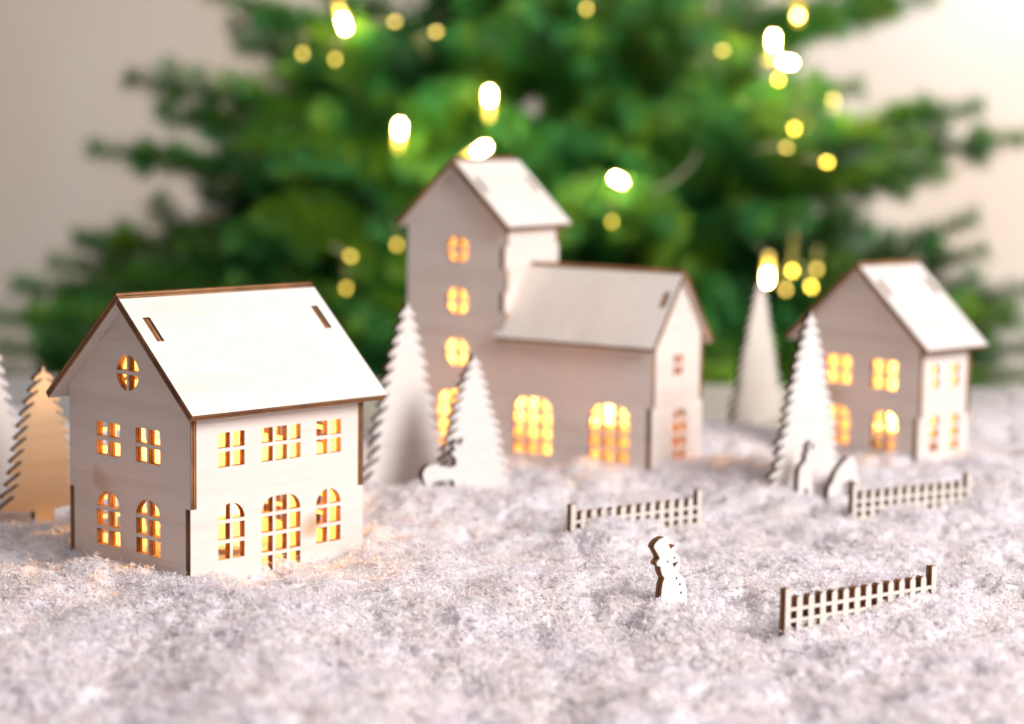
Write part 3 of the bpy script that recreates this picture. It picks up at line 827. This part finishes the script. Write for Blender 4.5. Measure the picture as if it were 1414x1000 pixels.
M_B0 = simple('led_faint', (1, 1, 1), .3, emit=(1.0, 0.64, 0.03), estr=6)
def halo_mat():  # added glowing shell that imitates yellow bloom around the brighter bulbs
    m, nt, out = newmat('bulb_halo'); L = nt.links.new
    e = node(nt, 'ShaderNodeEmission'); e.inputs[0].default_value = (1.0, .62, .05, 1); e.inputs[1].default_value = 9.0
    t = node(nt, 'ShaderNodeBsdfTransparent')
    ms = node(nt, 'ShaderNodeMixShader'); ms.inputs[0].default_value = .16
    L(t.outputs[0], ms.inputs[1]); L(e.outputs[0], ms.inputs[2]); L(ms.outputs[0], out.inputs[0]); return m
M_HALO = halo_mat()
def capsule(c, d, r, L, n=10, rings=6):
    d = np.array(d, float); d /= np.linalg.norm(d)
    prof = []
    for k in range(rings+1):
        a = -pi/2+pi*k/rings
        prof.append((r*cos(a), (-L/2 if a < 0 else L/2)+r*sin(a)))
    P = [np.array(c)+d*z for _, z in prof]
    a = np.cross(d, (0.3, .9, .2)); a /= np.linalg.norm(a); b = np.cross(d, a)
    V = []; F = []
    for (rad, z), p in zip(prof, P):
        for j in range(n):
            t = 2*pi*j/n; V.append(p+(a*cos(t)+b*sin(t))*max(rad, .003))
    for i in range(len(prof)-1):
        for j in range(n): F.append((i*n+j, i*n+(j+1) % n, (i+1)*n+(j+1) % n, (i+1)*n+j))
    return np.array(V), np.array(F)

BULBS = [ # px, py, distance, image direction, brightness class
 (475, 33, 205, (.3, 1), 3), (552, 178, 204, (.05, -1), 3), (676, 133, 202, (0, -1), 3), (665, 206, 200, (.8, -.5), 3), (855, 249, 200, (-1, -.45), 3),
 (1068, 56, 208, (0, -1), 3), (1087, 86, 206, (1, .1), 3), (1102, 22, 215, (0, 1), 2), (1116, 177, 206, (.3, 1), 2), (1097, 178, 200, (0, 1), 1),
 (1060, 383, 196, (0, 1), 3), (1096, 348, 200, (0, 1), 1), (1120, 396, 200, (.4, 1), 1), (1094, 374, 199, (0, 1), 1), (1085, 400, 199, (0, 1), 0), (1128, 372, 199, (0, 1), 0),
 (555, 360, 206, (0, 1), 2), (484, 354, 199, (1, .5), 0), (602, 44, 199, (1, -.4), 0), (998, 70, 199, (1, 0), 0), (1142, 224, 200, (1, .2), 1), (1086, 204, 199, (1, 0), 0),
 (556, 118, 224, (0, 1), 2), (695, 97, 224, (0, 1), 2), (810, 12, 199, (0, 1), 0), (418, 74, 199, (0, 1), 0), (463, 82, 199, (0, 1), 0), 
 (478, 398, 199, (0, 1), 0), (548, 338, 199, (0, 1), 0), (1075, 110, 200, (0, 1), 1), (845, 306, 199, (0, 1), 0), (545, 30, 199, (1, 0), 0),  (1150, 140, 222, (0, 1), 2)]
def string_lights():
    r = empty('string_lights', at(700, 40, 215))
    org = np.array(at(700, 40, 215))
    tag(r, 'warm white LED string lights wound through the fir tree', 'string lights')
    pts = []
    for (x, y, D, dr, cl) in BULBS:
        c = at(x, y, D)
        d = np.array([dr[0], 0.25, -dr[1]]); d /= np.linalg.norm(d)
        # emitting chip with its socket behind it
        V, F = capsule(c, d, .23 if cl == 3 else .18, .8 if cl == 3 else .2)
        m = {3: M_B3, 2: M_B2, 1: M_B1, 0: M_B0}[cl]
        np_mesh('bulb', V-org, F, [m], r, smooth=True)
        sdir = -d if dr[1] < 0 else d
        V, F = capsule(c+(-d if dr[1] < 0 else -d)*1.35, d, .26, 1.2)
        np_mesh('socket', V-org, F, [M_SOCKGLOW if cl == 3 else M_SOCKD], r, smooth=True)
        if cl >= 2:
            V, F = capsule(c-d*.35, d, .40, 1.5)
            np_mesh('glow_halo', V-org, F, [M_HALO], r, smooth=True)
        pts.append(c-d*2.0)
        if cl >= 2 :
            l = bpy.data.lights.new('bulb_glow', 'POINT'); l.energy = .17 if cl == 3 else .30; l.color = (1.0, .74, .16); l.shadow_soft_size = .004
            o = bpy.data.objects.new('bulb_glow', l); COL.objects.link(o); o.parent = r
            o.location = Vector(c-org+np.array([0, 1.0 if cl == 2 else -.9, 0]))*CM
    # cable: hops from bulb to bulb, nearest neighbour order
    left = list(range(1, len(pts))); order = [0]
    while left:
        k = min(left, key=lambda j: np.linalg.norm(pts[j]-pts[order[-1]])); left.remove(k); order.append(k)
    P = []
    for a, b in zip(order[:-1], order[1:]):
        if np.linalg.norm(pts[a]-pts[b]) > 22: 
            seg = 14
        else: seg = 8
        for k in range(seg):
            t = k/seg; q = pts[a]*(1-t)+pts[b]*t; q = q+np.array([0, (1-(2*t-1)**6)*16, -4*t*(1-t)*.10*np.linalg.norm(pts[a]-pts[b])]); P.append(q)
    P.append(pts[order[-1]])
    V, Q = tube_np(P, [.06]*len(P), 5)
    np_mesh('cable', V-org, Q, [M_WIRE], r, smooth=True)
    # the pale loop that hangs free in front of the needles
    loop = [at(*p) for p in ((882, 262, 200), (905, 262, 200), (912, 272, 200), (905, 288, 200), (885, 300, 200), (862, 308, 200), (845, 306, 202))]
    V, Q = tube_np(loop, [.13]*len(loop), 6); np_mesh('cable', V-org, Q, [M_WIRE], r, smooth=True)
    loop = [at(*p) for p in ((905, 262, 200), (930, 250, 201), (955, 228, 203), (968, 200, 206), (972, 180, 210))]
    V, Q = tube_np(loop, [.10]*len(loop), 6); np_mesh('cable', V-org, Q, [M_WIRE], r, smooth=True)
string_lights()
